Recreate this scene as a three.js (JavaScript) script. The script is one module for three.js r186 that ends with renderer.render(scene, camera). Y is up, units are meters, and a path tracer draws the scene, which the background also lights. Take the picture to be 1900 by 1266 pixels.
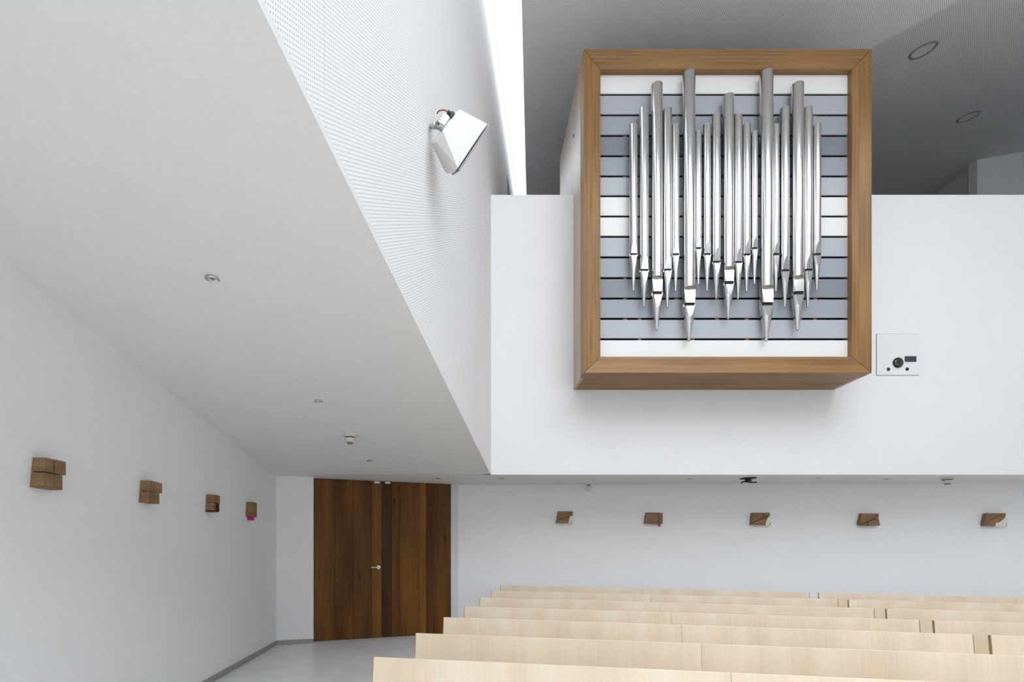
import * as THREE from 'three';
import { mergeGeometries, toCreasedNormals } from 'three/addons/utils/BufferGeometryUtils.js';
import { RoundedBoxGeometry } from 'three/addons/geometries/RoundedBoxGeometry.js';
import { ConvexGeometry } from 'three/addons/geometries/ConvexGeometry.js';
import { RectAreaLightUniformsLib } from 'three/addons/lights/RectAreaLightUniformsLib.js';

// ---------------------------------------------------------------- camera, sky, light, exposure
const scene = new THREE.Scene();
const renderer = new THREE.WebGLRenderer({ antialias: true });
renderer.toneMapping = THREE.LinearToneMapping;
renderer.toneMappingExposure = 1.05;
renderer.shadowMap.enabled = true;
RectAreaLightUniformsLib.init();

const F = 950, CX = 880, CY = 1028, EYE = 1.5;            // focal length and lens axis in photo pixels
const camera = new THREE.PerspectiveCamera(2 * Math.atan(CY / F) * 180 / Math.PI, 1900 / 1266, 0.05, 200);
camera.position.set(0, EYE, 0);
const fullH = 2 * CY, fullW = fullH * 1900 / 1266;
camera.setViewOffset(fullW, fullH, fullW / 2 - CX, 0, 1900, 1266);   // a shifted lens: verticals stay vertical
scene.add(camera);

scene.background = new THREE.Color(1.5, 1.56, 1.68);      // overcast sky
const DAY = [0.92, 0.97, 1.06];
function daylight(w, h, I, x, y, d, tx, ty, td) {          // daylight as an area lamp in an opening, added to the sky
  const l = new THREE.RectAreaLight(new THREE.Color(...DAY), I, w, h);
  l.position.set(x, y + EYE, -d); l.lookAt(tx, ty + EYE, -td); l.castShadow = true;
  l.name = 'daylight'; scene.add(l); return l;
}
const SLOT_I = 2.7, FRONT_I = 0.4, AISLE_I = 2.0;
// plan lines, d is distance in front of the camera, y is height above the eye
const ROOF = 7.25, SOFFIT = 1.115, GAL = 7.2, PARAPET = 5.05, FRONT = -7, RIGHT = 12.7;
const xFascia = (d) => 0.235 - 0.1758 * (GAL - d);
const xSlot = (d) => 0.628 + 0.1198 * (d - 6.72);
const xLeft = (d) => -2.82 + 0.0274 * (7.3 - d);
const floorY = (d) => 0.0274 * d - EYE;                    // the floor rises gently to the back
const yAisle = (d) => SOFFIT + 0.137 * Math.max(0, 7.15 - d);
const zBack = (x) => 8.3 - 0.035 * x;
const WIDE = [-6.4, 3.2, 7.2], RIM = 1.3;                   // an unseen wide rooflight added to light the hall from above, beside the slot (from, to, far edge, near edge)
for (const [a, b] of [[FRONT, -3.5], [-3.5, 0], [0, 3.2], [3.2, 6.2], [6.2, 9], [9, 12.4]]) {
  const m = (a + b) / 2, xm = (xFascia(m) + xSlot(m)) / 2;
  const dx = ((xFascia(b) + xSlot(b)) - (xFascia(a) + xSlot(a))) / 2;
  const l = daylight((xSlot(b) - xFascia(b)) + 0.12, Math.hypot(dx, b - a), SLOT_I, xm, ROOF + 0.4, m, xm, 0, m);
  l.rotation.set(-Math.PI / 2, 0, 0);
  l.rotation.set(-Math.PI / 2, 0, -Math.atan2(dx, b - a), 'XYZ');
}
{
  const [a, b, w] = WIDE, m = (a + b) / 2, xl = xSlot(m) + RIM, xr = xSlot(m) + w, dx = xSlot(b) - xSlot(a);
  const l = daylight(xr - xl, b - a, SLOT_I, (xl + xr) / 2, ROOF + 0.4, m, 0, 0, m);  // added area lamp filling the unseen rooflight
  l.rotation.set(-Math.PI / 2, 0, -Math.atan2(dx, b - a), 'XYZ');
}
daylight(7.9, 2.5, FRONT_I, 4.2, 0.5, FRONT - 0.02, 4.2, 0.5, 5);  // added lamp in the unseen wide window behind the camera
daylight(2.1, 3.5, AISLE_I, -1.25, 0.55, FRONT - 0.02, -1.25, 0.55, 5);  // added lamp in the unseen tall window, brightening the aisle

// ---------------------------------------------------------------- helpers
let seed = 7;
const rnd = () => { seed = (seed * 1664525 + 1013904223) >>> 0; return seed / 4294967296; };
const V = (x, y, d) => new THREE.Vector3(x, y + EYE, -d);                       // plan to world
const PX = (px, py, d) => V((px - CX) / F * d, (CY - py) / F * d, d);           // photo pixel at a known distance
const used = {};
function numbered(name) {
  if (!(name in used)) { used[name] = 0; return name; }
  used[name]++; return name + '_' + String(used[name]).padStart(3, '0');
}
function shade(o) { o.traverse((c) => { if (c.isMesh) { c.castShadow = true; c.receiveShadow = true; } }); return o; }
function mesh(name, g, m, parent) {
  const o = new THREE.Mesh(g, m); o.name = parent ? name : numbered(name);
  o.castShadow = o.receiveShadow = true; (parent || scene).add(o); return o;
}
function tag(o, label, category, group) { o.userData.label = label; o.userData.category = category; if (group) o.userData.group = group; return o; }
function struct(name, g, m, label, category) {
  const o = mesh(name, g, m); o.userData.kind = 'structure'; return tag(o, label, category);
}
function thing(name, label, category, pos, group) {
  const o = new THREE.Group(); o.name = numbered(name); if (pos) o.position.copy(pos); scene.add(o); return tag(o, label, category, group);
}
function merge(list) { return mergeGeometries(list.map((g) => g.index ? g.toNonIndexed() : g).map((g) => { for (const k of Object.keys(g.attributes)) if (!['position', 'normal', 'uv'].includes(k)) g.deleteAttribute(k); return g; })); }
// uv in metres from the dominant axis of each face; along = axis (0,1,2) of the grain, mapped to v
function metreUV(g, along = 1, off = [0, 0]) {
  const n = g.index ? g.toNonIndexed() : g; n.computeVertexNormals();
  const p = n.attributes.position, uv = new Float32Array(p.count * 2);
  for (let i = 0; i < p.count; i += 3) {
    const a = new THREE.Vector3().fromBufferAttribute(p, i), b = new THREE.Vector3().fromBufferAttribute(p, i + 1), c = new THREE.Vector3().fromBufferAttribute(p, i + 2);
    const f = b.clone().sub(a).cross(c.clone().sub(a)), m = [Math.abs(f.x), Math.abs(f.y), Math.abs(f.z)];
    const k = m.indexOf(Math.max(...m)); let ax = [0, 1, 2].filter((q) => q !== k);
    let vAx = ax.includes(along) ? along : ax[1], uAx = ax.find((q) => q !== vAx);
    for (let j = 0; j < 3; j++) { const q = [a, b, c][j].toArray(); uv[(i + j) * 2] = q[uAx] + off[0]; uv[(i + j) * 2 + 1] = q[vAx] + off[1]; }
  }
  n.setAttribute('uv', new THREE.BufferAttribute(uv, 2)); return n;
}
const box = (w, h, d, x = 0, y = 0, z = 0, along = 1, off) => metreUV(new THREE.BoxGeometry(w, h, d).translate(x, y, z), along, off || [rnd() * 3, rnd() * 3]);
const rbox = (w, h, d, r, x = 0, y = 0, z = 0, along = 1) => metreUV(new RoundedBoxGeometry(w, h, d, 1, r).translate(x, y, z), along, [rnd() * 3, rnd() * 3]);
// flat polygon (list of world points, any winding) given a thickness along dir
function slab(pts, dir, along = 1, off = [0, 0]) {
  const n = pts.length, e1 = pts[1].clone().sub(pts[0]), nn = new THREE.Vector3();
  for (let i = 0; i < n; i++) nn.add(pts[i].clone().sub(pts[0]).cross(pts[(i + 1) % n].clone().sub(pts[0])));
  if (nn.dot(dir) > 0) pts = [...pts].reverse();
  nn.normalize(); e1.normalize(); const e2 = nn.clone().cross(e1);
  const flat = pts.map((p) => new THREE.Vector2(p.clone().sub(pts[0]).dot(e1), p.clone().sub(pts[0]).dot(e2)));
  let tris = THREE.ShapeUtils.triangulateShape(flat, []);
  const pos = []; const q = pts.map((p) => p.clone().add(dir));
  const tri = (a, b, c, want) => { const f = b.clone().sub(a).cross(c.clone().sub(a)); if (f.dot(want) < 0) [b, c] = [c, b]; pos.push(...a.toArray(), ...b.toArray(), ...c.toArray()); };
  for (const [a, b, c] of tris) { tri(pts[a], pts[b], pts[c], dir.clone().negate()); tri(q[a], q[b], q[c], dir); }
  for (let i = 0; i < n; i++) {
    const j = (i + 1) % n; pos.push(...pts[i].toArray(), ...q[i].toArray(), ...q[j].toArray(), ...pts[i].toArray(), ...q[j].toArray(), ...pts[j].toArray());
  }
  const g = new THREE.BufferGeometry(); g.setAttribute('position', new THREE.Float32BufferAttribute(pos, 3)); g.computeVertexNormals();
  return metreUV(g, along, off);
}
// a vertical wall on a plan line from (x0,d0) to (x1,d1), thickness t to the side away from (0, 3)
function wallLine(x0, d0, x1, d1, y0, y1, t = 0.2, away = 1) {
  const nx = -(d1 - d0), nd = x1 - x0, L = Math.hypot(nx, nd);
  let dir = new THREE.Vector3(nx / L, 0, -nd / L).multiplyScalar(t * away);
  return slab([V(x0, y0, d0), V(x1, y0, d1), V(x1, y1, d1), V(x0, y1, d0)], dir);
}

// ---------------------------------------------------------------- procedural textures
function noise2(sd) {                                       // tileable value noise
  const T = new Float32Array(65536); let s = sd * 7919 + 13;
  for (let i = 0; i < 65536; i++) { s = (s * 1664525 + 1013904223) >>> 0; T[i] = s / 4294967296; }
  const at = (x, y, px, py) => T[(((y % py + py) % py) * 251 + ((x % px + px) % px) * 7 + ((x % px + px) % px >> 5) * 31) & 65535];
  return (x, y, px, py) => {
    const xi = Math.floor(x), yi = Math.floor(y), fx = x - xi, fy = y - yi, u = fx * fx * (3 - 2 * fx), v = fy * fy * (3 - 2 * fy);
    const a = at(xi, yi, px, py), b = at(xi + 1, yi, px, py), c = at(xi, yi + 1, px, py), d = at(xi + 1, yi + 1, px, py);
    return a + (b - a) * u + (c - a) * v + (a - b - c + d) * u * v;
  };
}
function dataTex(W, H, fn, srgb = true) {
  const data = new Uint8Array(W * H * 4);
  for (let y = 0; y < H; y++) for (let x = 0; x < W; x++) {
    const c = fn(x / W, y / H), i = (y * W + x) * 4;
    data[i] = Math.max(0, Math.min(255, c[0])); data[i + 1] = Math.max(0, Math.min(255, c[1])); data[i + 2] = Math.max(0, Math.min(255, c[2])); data[i + 3] = 255;
  }
  const t = new THREE.DataTexture(data, W, H); t.wrapS = t.wrapT = THREE.RepeatWrapping; t.magFilter = THREE.LinearFilter; t.minFilter = THREE.LinearMipmapLinearFilter; t.generateMipmaps = true;
  if (srgb) t.colorSpace = THREE.SRGBColorSpace; t.needsUpdate = true; return t;
}
// wood: grain runs along v; span = metres covered by the tile across and along
function woodTex(sd, light, dark, { streak = 24, fine = 110, long = 3, amount = 1, knots = 0, span = [0.8, 2.0] } = {}) {
  const n = noise2(sd), k = [];
  let s = sd; const r = () => { s = (s * 16807 + 11) % 2147483647; return s / 2147483647; };
  for (let i = 0; i < knots; i++) k.push([r(), r(), 0.012 + 0.012 * r()]);
  const t = dataTex(512, 1024, (u, v) => {
    let uu = u + 0.018 * (n(u * 4, v * 4, 4, 4) - 0.5), dk = 0;
    for (const [ku, kv, kr] of k) { const du = (u - ku) * span[0], dv = (v - kv) * span[1] * 0.55, q = Math.hypot(du, dv); uu += 0.02 * Math.sign(du) * Math.exp(-q * 14); dk = Math.max(dk, Math.exp(-q * q / (kr * kr))); }
    const a = n(uu * streak, v * long, streak, long), b = n(uu * fine, v * long * 4, fine, long * 4), c = n(uu * fine * 2, v * 24, fine * 2, 24), e = n(u * 5, v * 2, 5, 2);
    let f = (0.42 * a + 0.26 * b + 0.12 * c + 0.35 * e - 0.1) * amount + dk * 0.7;
    f = Math.max(0, Math.min(1, f));
    return [0, 1, 2].map((i) => light[i] + (dark[i] - light[i]) * f);
  });
  t.repeat.set(1 / span[0], 1 / span[1]); return t;
}
function perfTex(cw, ch, r, face, hole, offset = 0.5) {     // two holes in a cell: a staggered pattern of drilled holes
  const W = 96, H = Math.max(32, Math.round(96 * ch / cw));
  const t = dataTex(W, H, (u, v) => {
    let q = 9;
    for (const [a, b] of [[0, 0], [1, 0], [0, 1], [1, 1], [0.5, 0.5]]) q = Math.min(q, Math.hypot((u - a) * cw, (v - b) * ch));
    const f = Math.max(0, Math.min(1, (r - q) / (0.12 * r) + 0.5));
    return [0, 1, 2].map((i) => face[i] + (hole[i] - face[i]) * f);
  });
  t.repeat.set(1 / cw, 1 / ch); return t;
}
const std = (o) => new THREE.MeshStandardMaterial(o), phy = (o) => new THREE.MeshPhysicalMaterial(o);
const nz = noise2(5);
const plasterMap = dataTex(256, 256, (u, v) => { const f = 239 + 1.5 * (nz(u * 6, v * 6, 6, 6) - 0.5) + 3 * (nz(u * 90, v * 90, 90, 90) - 0.5); return [f, f, f - 1]; });
plasterMap.repeat.set(1 / 1.7, 1 / 1.7);
const plasterBump = dataTex(256, 256, (u, v) => { const f = 255 * nz(u * 100, v * 100, 100, 100); return [f, f, f]; }, false);
plasterBump.repeat.set(2, 2);
const floorMap = dataTex(512, 512, (u, v) => { const f = 228 + 10 * (nz(u * 5, v * 5, 5, 5) - 0.5) + 12 * (nz(u * 17, v * 17, 17, 17) - 0.5) + 8 * (nz(u * 120, v * 120, 120, 120) - 0.5); return [f, f, f - 2]; });
floorMap.repeat.set(1 / 3, 1 / 3);
const M = {
  plaster: std({ map: plasterMap, bumpMap: plasterBump, bumpScale: 0.0004, roughness: 0.9 }),
  perfWall: std({ map: perfTex(0.032, 0.0205, 0.0034, [238, 238, 237], [138, 140, 142]), roughness: 0.85 }),
  perfRoof: std({ map: perfTex(0.029, 0.029, 0.0047, [243, 243, 242], [118, 120, 123]), roughness: 0.85 }),
  board: std({ color: new THREE.Color('#e4e4e3'), roughness: 0.8 }),
  darkFloor: std({ color: new THREE.Color('#3a3b3e'), roughness: 0.95 }),  // near-black so the unseen gallery floor bounces little light upwards
  floor: std({ map: floorMap, roughness: 0.32 }),
  base: std({ color: new THREE.Color('#9a9b95'), roughness: 0.5 }),
  pew: [0, 1, 2, 3].map((i) => phy({ map: woodTex(31 + i, [236, 222, 198], [212, 190, 158], { streak: 9, fine: 80, long: 1, amount: 0.75, span: [1.1, 1.4] }), roughness: 0.42, clearcoat: 0.15, clearcoatRoughness: 0.4 })),
  pewEdge: std({ map: woodTex(39, [198, 174, 138], [156, 130, 96], { streak: 30, fine: 120, long: 2, span: [0.5, 1] }), roughness: 0.6 }),
  organ: [0, 1, 2].map((i) => phy({ map: woodTex(51 + i, [170, 129, 80], [106, 76, 43], { streak: 26, fine: 130, long: 2, amount: 0.95, span: [0.5, 1.8] }), roughness: 0.38, specularIntensity: 0.6 })),
  door: [0, 1, 2, 3, 4].map((i) => phy({ specularIntensity: 0.3, map: woodTex(71 + i, [[136, 90, 38], [128, 82, 36], [144, 98, 42], [118, 78, 38], [138, 90, 36]][i], [[66, 40, 16], [60, 36, 15], [94, 60, 22], [54, 36, 18], [70, 42, 15]][i], { streak: 7, fine: 46, long: 2, amount: 1.05, knots: [3, 1, 0, 2, 1][i], span: [0.55, 2.4] }), roughness: 0.5 })),
  block: [0, 1, 2].map((i) => std({ map: woodTex(91 + i, [158, 126, 88], [112, 84, 54], { streak: 22, fine: 120, long: 2, span: [0.3, 0.6] }), roughness: 0.6 })),
  blockWhite: std({ color: new THREE.Color('#e2dfd2'), roughness: 0.6 }),
  darkRed: std({ color: new THREE.Color('#4a1416'), roughness: 0.35 }),
  magenta: std({ color: new THREE.Color('#c3067f'), roughness: 0.5 }),
  tin: phy({ color: new THREE.Color(0.6, 0.595, 0.585), metalness: 1, roughness: 0.17 }),
  tinFlat: std({ color: new THREE.Color(0.82, 0.82, 0.81), metalness: 1, roughness: 0.2 }),
  black: std({ color: new THREE.Color('#0d0d0e'), roughness: 0.5 }),
  dark: std({ color: new THREE.Color('#2a2b2d'), roughness: 0.5 }),
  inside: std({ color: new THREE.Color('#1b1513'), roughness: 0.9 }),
  spacer: std({ map: woodTex(97, [196, 150, 112], [150, 104, 70], { span: [0.3, 0.6] }), roughness: 0.7 }),
  steel: std({ color: new THREE.Color('#c9c6c0'), metalness: 1, roughness: 0.3 }),
  grey: std({ color: new THREE.Color('#8b8d8e'), roughness: 0.4, metalness: 0.4 }),
  white: std({ color: new THREE.Color('#ebebe9'), roughness: 0.45 }),
  cabinet: std({ color: new THREE.Color('#dcdbd5'), roughness: 0.5 }),
  plastic: std({ color: new THREE.Color('#dcd8cb'), roughness: 0.4 }),
  lampGlass: std({ color: new THREE.Color('#cfd0c6'), roughness: 0.25 }),
  lens: phy({ color: new THREE.Color('#050507'), roughness: 0.08, clearcoat: 1 }),
  glass: phy({ color: 0xffffff, transmission: 1, roughness: 0, thickness: 0, ior: 1.5 }),
  frame: std({ color: new THREE.Color('#d8d9da'), roughness: 0.5 }),
  red: std({ color: new THREE.Color('#8c2a2a'), roughness: 0.5 }),
};
M.organSide = M.organ.map((m) => phy({ map: m.map, roughness: 0.38, clearcoat: 1, clearcoatRoughness: 0.22 }));   // lacquered case sides
const slatTone = ['#ecebe7', '#aeb1b5', '#9a9ea3', '#7c8086', '#999da3', '#b6b9bd', '#ecebe7', '#ecebe7', '#b6b9bd', '#a0a4a9', '#868a90', '#9b9fa5', '#b3b6ba', '#eae9e5'].map((c) => std({ color: new THREE.Color(c), roughness: 0.5 }));

// ---------------------------------------------------------------- the room
const up = (y) => new THREE.Vector3(0, y, 0);
const floorPts = [V(-3.4, floorY(FRONT - 0.3), FRONT - 0.3), V(RIGHT + 0.3, floorY(FRONT - 0.3), FRONT - 0.3), V(RIGHT + 0.3, floorY(9.5), 9.5), V(-3.4, floorY(9.5), 9.5)];
struct('floor', slab(floorPts, up(-0.2), 2), M.floor, 'smooth pale grey poured floor running to the doors', 'floor');

struct('wall_left', wallLine(xLeft(FRONT), FRONT, xLeft(7.3), 7.3, -1.9, 3.3, 0.25, 1), M.plaster, 'plain white plaster wall with wooden block reliefs beside the aisle', 'wall');
// short wall beside the double door
const C0 = [xLeft(7.3), 7.3], C1 = [-2.336, 7.44];
struct('wall_corner', slab([V(C0[0], -1.5, C0[1]), V(C1[0], -1.5, C1[1]), V(C1[0], SOFFIT + 0.1, C1[1]), V(C0[0], SOFFIT + 0.1, C0[1])], new THREE.Vector3(-0.036, 0, -0.09)), M.plaster, 'narrow white wall between the aisle wall and the wooden doors', 'wall');
const D0 = [-2.37, 7.557], D1 = [-0.378, 8.21];
struct('wall_added_lobby', merge([  // unseen walls added to stop sky light leaking past the doors
  slab([V(-3.2, -1.6, 9.4), V(0.3, -1.6, 9.4), V(0.3, 1.6, 9.4), V(-3.2, 1.6, 9.4)], new THREE.Vector3(0, 0, -0.1)),
  slab([V(-3.0, -1.6, 7.5), V(-3.0, -1.6, 9.4), V(-3.0, 1.6, 9.4), V(-3.0, 1.6, 7.5)], new THREE.Vector3(-0.1, 0, 0)),
  slab([V(0.0, -1.6, 8.62), V(0.0, -1.6, 9.4), V(0.0, 1.6, 9.4), V(0.0, 1.6, 8.62)], new THREE.Vector3(0.1, 0, 0)),
  slab([V(-3.0, 1.25, 7.5), V(0.1, 1.25, 7.5), V(0.1, 1.25, 9.4), V(-3.0, 1.25, 9.4)], up(0.1)),
]), M.plaster, 'lobby walls added behind the wooden doors to block sky light', 'wall');
// jamb and back wall
struct('wall_jamb', slab([V(D1[0], -1.5, D1[1]), V(-0.262, -1.5, zBack(-0.262)), V(-0.262, SOFFIT + 0.1, zBack(-0.262)), V(D1[0], SOFFIT + 0.1, D1[1])], new THREE.Vector3(0.05, 0, -0.3)), M.frame, 'narrow grey jamb at the hinge side of the wooden doors', 'wall');
struct('wall_back', slab([V(-0.262, -1.6, zBack(-0.262)), V(RIGHT + 0.2, -1.6, zBack(RIGHT + 0.2)), V(RIGHT + 0.2, SOFFIT + 0.1, zBack(RIGHT + 0.2)), V(-0.262, SOFFIT + 0.1, zBack(-0.262))], new THREE.Vector3(0, 0, -0.3)), M.plaster, 'white back wall under the gallery with five small reliefs', 'wall');
struct('wall_right', slab([V(RIGHT, -1.9, FRONT), V(RIGHT, -1.9, 14), V(RIGHT, 11, 14), V(RIGHT, 11, FRONT)], new THREE.Vector3(0.25, 0, 0)), M.plaster, 'tall white side wall of the hall', 'wall');
// front wall behind the camera with two added windows that light the organ and the aisle
{
  const sh = new THREE.Shape([[-3.6, -2], [RIGHT + 0.2, -2], [RIGHT + 0.2, 8.2], [-3.6, 8.2]].map((p) => new THREE.Vector2(...p)));
  const hole = (x0, x1, y0, y1) => { const h = new THREE.Path(); h.moveTo(x0, y0); h.lineTo(x0, y1); h.lineTo(x1, y1); h.lineTo(x1, y0); h.closePath(); sh.holes.push(h); };
  hole(0.2, 8.2, -0.8, 1.8); hole(-2.3, -0.15, -1.25, 2.35);
  const g = new THREE.ExtrudeGeometry(sh, { depth: 0.3, bevelEnabled: false }).translate(0, EYE, -FRONT);
  struct('wall_front', metreUV(g), M.plaster, 'white altar wall with two added windows', 'wall');
  const win = (name, x0, x1, y0, y1, n, label) => {
    const w = new THREE.Group(); w.name = name; w.userData.kind = 'structure'; tag(w, label, 'window'); scene.add(w);
    mesh('pane', box(x1 - x0, y1 - y0, 0.012).translate((x0 + x1) / 2, (y0 + y1) / 2 + EYE, -FRONT + 0.2), M.glass, w);
    const fr = [];
    for (const y of [y0, y1]) fr.push(box(x1 - x0, 0.06, 0.08, (x0 + x1) / 2, y + (y === y0 ? 0.03 : -0.03) + EYE, -FRONT + 0.2));
    for (let i = 0; i <= n; i++) fr.push(box(0.05, y1 - y0, 0.08, x0 + (x1 - x0) * i / n + (i === 0 ? 0.025 : i === n ? -0.025 : 0), (y0 + y1) / 2 + EYE, -FRONT + 0.2));
    mesh('window_frame', merge(fr), M.frame, w);
  };
  win('window_1', 0.2, 8.2, -0.8, 1.8, 5, 'added wide window in the unseen altar wall, lighting the organ');
  win('window_2', -2.3, -0.15, -1.25, 2.35, 2, 'added tall window at the unseen altar end, lighting the aisle');
}
// sloping aisle ceiling and level soffit under the gallery
struct('ceiling_aisle', slab([V(xLeft(FRONT) - 0.1, yAisle(FRONT), FRONT), V(xFascia(FRONT) - 0.002, yAisle(FRONT), FRONT), V(xFascia(7.15) - 0.002, SOFFIT, 7.15), V(xLeft(7.15) - 0.1, SOFFIT, 7.15)], up(0.15)), M.plaster, 'white aisle ceiling sloping down towards the wooden doors', 'ceiling');
struct('ceiling_soffit', slab([V(-3.1, SOFFIT, 7.15), V(xFascia(7.15), SOFFIT, 7.15), V(xFascia(GAL), SOFFIT, GAL + 0.02), V(RIGHT + 0.1, SOFFIT, GAL + 0.02), V(RIGHT + 0.1, SOFFIT, 8.6), V(-3.1, SOFFIT, 8.6)], up(0.1)), M.plaster, 'flat white soffit under the gallery', 'ceiling');
// gallery front with its parapet
struct('wall_gallery', slab([V(xFascia(GAL), SOFFIT - 0.002, GAL), V(RIGHT + 0.1, SOFFIT - 0.002, GAL), V(RIGHT + 0.1, PARAPET, GAL), V(xFascia(GAL), PARAPET, GAL)], new THREE.Vector3(0, 0, -0.16)), M.plaster, 'tall smooth white gallery front around the organ case', 'wall');
struct('floor_gallery', slab([V(-1.2, 3.95, GAL + 0.16), V(RIGHT, 3.95, GAL + 0.16), V(RIGHT, 3.95, 14), V(-1.2, 3.95, 14)], up(-0.3), 2), M.darkFloor, 'unseen gallery floor behind the parapet, made dark to cut bounced light', 'floor');
struct('wall_gallery_end', slab([V(-2, 3.6, 14), V(RIGHT, 3.6, 14), V(RIGHT, 11, 14), V(1.45, 11, 14), V(1.45, ROOF + 0.3, 14), V(-2, ROOF + 0.3, 14)], new THREE.Vector3(0, 0, -0.2)), M.plaster, 'rear wall of the gallery', 'wall');
// pierced fascia wall: two courses of perforated boards, with a plain strip along the lower edge
{
  const w = new THREE.Group(); w.name = 'wall_fascia'; w.userData.kind = 'structure'; tag(w, 'tall white perforated acoustic wall above the aisle, carrying the loudspeaker', 'wall'); scene.add(w);
  const yb = (d) => yAisle(d) - (d > 7.15 ? 0 : 0), dir = new THREE.Vector3(-0.985, 0, -0.173).multiplyScalar(0.1);
  const END = 9.25, MID = 4.35, BAND = 6.87, st = 0.045, j = 0.0018;
  // uv along the wall
  const uvWall = (g) => { const p = g.attributes.position, uv = g.attributes.uv; for (let i = 0; i < p.count; i++) { uv.setXY(i, -p.getZ(i) * 1.0153, p.getY(i)); } return g; };
  const lowEdge = [FRONT, 7.15, END];
  for (const [a, b] of [[FRONT, -1.4], [-1.4, 2.2], [2.2, 5.8], [5.8, END]]) {
    const lo = (d) => (d > 7.2 ? 1.2 : yb(d) + st);
    const low = [V(xFascia(a + j), lo(a), a + j)];
    if (b > 7.2) low.push(V(xFascia(7.16), lo(7.16), 7.16));
    low.push(V(xFascia(b - j), b > 7.2 ? lo(7.16) : lo(b), b - j), V(xFascia(b - j), MID - j, b - j), V(xFascia(a + j), MID - j, a + j));
    mesh('perforated_panel', uvWall(slab(low, dir)), M.perfWall, w);
    mesh('perforated_panel', uvWall(slab([V(xFascia(a + j), MID + j, a + j), V(xFascia(b - j), MID + j, b - j), V(xFascia(b - j), b > 7.2 ? BAND : ROOF, b - j), V(xFascia(a + j), b > 7.2 ? BAND : ROOF, a + j)], dir)), M.perfWall, w);
  }
  mesh('edge_strip', slab([V(xFascia(FRONT), yb(FRONT), FRONT), V(xFascia(7.15), SOFFIT, 7.15), V(xFascia(GAL), SOFFIT, GAL), V(xFascia(GAL), SOFFIT + st, GAL), V(xFascia(7.15), SOFFIT + st, 7.15), V(xFascia(FRONT), yb(FRONT) + st, FRONT)], dir), M.board, w);
  mesh('top_band', slab([V(xFascia(5.8), BAND, 5.8), V(xFascia(13.9), BAND, 13.9), V(xFascia(13.9), ROOF + 0.6, 13.9), V(xFascia(5.8), ROOF + 0.6, 5.8)], dir.clone().multiplyScalar(0.9).add(new THREE.Vector3(0, 0, 0))), M.board, w);
  mesh('backing', slab([V(xFascia(FRONT) - 0.102, yb(FRONT) + 0.16, FRONT), V(xFascia(7.15) - 0.102, SOFFIT + 0.16, 7.15), V(xFascia(END - 0.1) - 0.102, SOFFIT + 0.16, END - 0.1), V(xFascia(END - 0.1) - 0.102, ROOF, END - 0.1), V(xFascia(FRONT) - 0.102, ROOF, FRONT)], dir.clone().multiplyScalar(0.5)), M.board, w);
}
// main perforated roof plane, right-hand darker plane, skylight shaft
const RA = [5.69, 7.34], RB = [6.35, 6.70], RIDGE = (t) => [RA[0] + (RB[0] - RA[0]) * t, RA[1] + (RB[1] - RA[1]) * t];
const tWall = (RIGHT + 0.1 - RA[0]) / (RB[0] - RA[0]), tSlot = -6.77;
const rW = RIDGE(tWall), rS = RIDGE(tSlot);
const roofUV = (g) => { const p = g.attributes.position, uv = g.attributes.uv; for (let i = 0; i < p.count; i++) uv.setXY(i, p.getX(i), p.getZ(i)); return g; };
{
  const c = new THREE.Group(); c.name = 'ceiling'; c.userData.kind = 'structure'; tag(c, 'level white perforated ceiling beside the skylight, above the organ', 'ceiling'); scene.add(c);
  // two fields with an open joint that runs parallel to the ridge
  const JA = [0.98, 9.6], jd = [0.53, -0.453];
  const J = (s) => [JA[0] + jd[0] * s, JA[1] + jd[1] * s];
  const sW = (RIGHT + 0.1 - JA[0]) / jd[0]; const jw = J(sW), js = J(-0.03);
  const g = 0.004;
  const [wa, wb, ww] = WIDE, hole = (y) => [V(xSlot(FRONT) + RIM, y, FRONT), V(xSlot(wa) + RIM, y, wa), V(xSlot(wa) + ww, y, wa), V(xSlot(wb) + ww, y, wb), V(xSlot(wb), y, wb)].reverse();
  const strip = (y) => [V(xSlot(FRONT), y, FRONT), V(xSlot(FRONT) + RIM, y, FRONT), V(xSlot(wb) + RIM, y, wb), V(xSlot(wb), y, wb)];
  mesh('perforated_panel', roofUV(slab(strip(ROOF), up(0.12))), M.perfRoof, c); mesh('backing', slab(strip(ROOF + 0.13), up(0.1)), M.board, c);
  mesh('perforated_panel', roofUV(slab([V(RIGHT + 0.1, ROOF, FRONT), V(jw[0], ROOF, jw[1] - g), V(js[0], ROOF, js[1] - g), ...hole(ROOF)], up(0.12))), M.perfRoof, c);
  mesh('perforated_panel', roofUV(slab([V(js[0], ROOF, js[1] + g), V(jw[0], ROOF, jw[1] + g), V(rW[0], ROOF, rW[1]), V(rS[0], ROOF, rS[1])], up(0.12))), M.perfRoof, c);
  mesh('backing', slab([V(RIGHT + 0.1, ROOF + 0.13, FRONT), V(rW[0], ROOF + 0.13, rW[1]), V(rS[0], ROOF + 0.13, rS[1]), ...hole(ROOF + 0.13)], up(0.1)), M.board, c);
}
const PC = [11.295, 8.85, 11.5];
const c2n = (() => { const a = new THREE.Vector3(RA[0], ROOF, RA[1]), b = new THREE.Vector3(RB[0], ROOF, RB[1]), c = new THREE.Vector3(...PC); return b.sub(a).cross(c.sub(a)).normalize(); })();
const yC2 = (x, d) => ROOF - (c2n.x * (x - RA[0]) + c2n.z * (d - RA[1])) / c2n.y;
const onC2 = (px, py) => { const r = new THREE.Vector3((px - CX) / F, (CY - py) / F, 1); const t = (c2n.x * RA[0] + c2n.y * ROOF + c2n.z * RA[1]) / c2n.dot(r); return r.multiplyScalar(t); };
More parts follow.
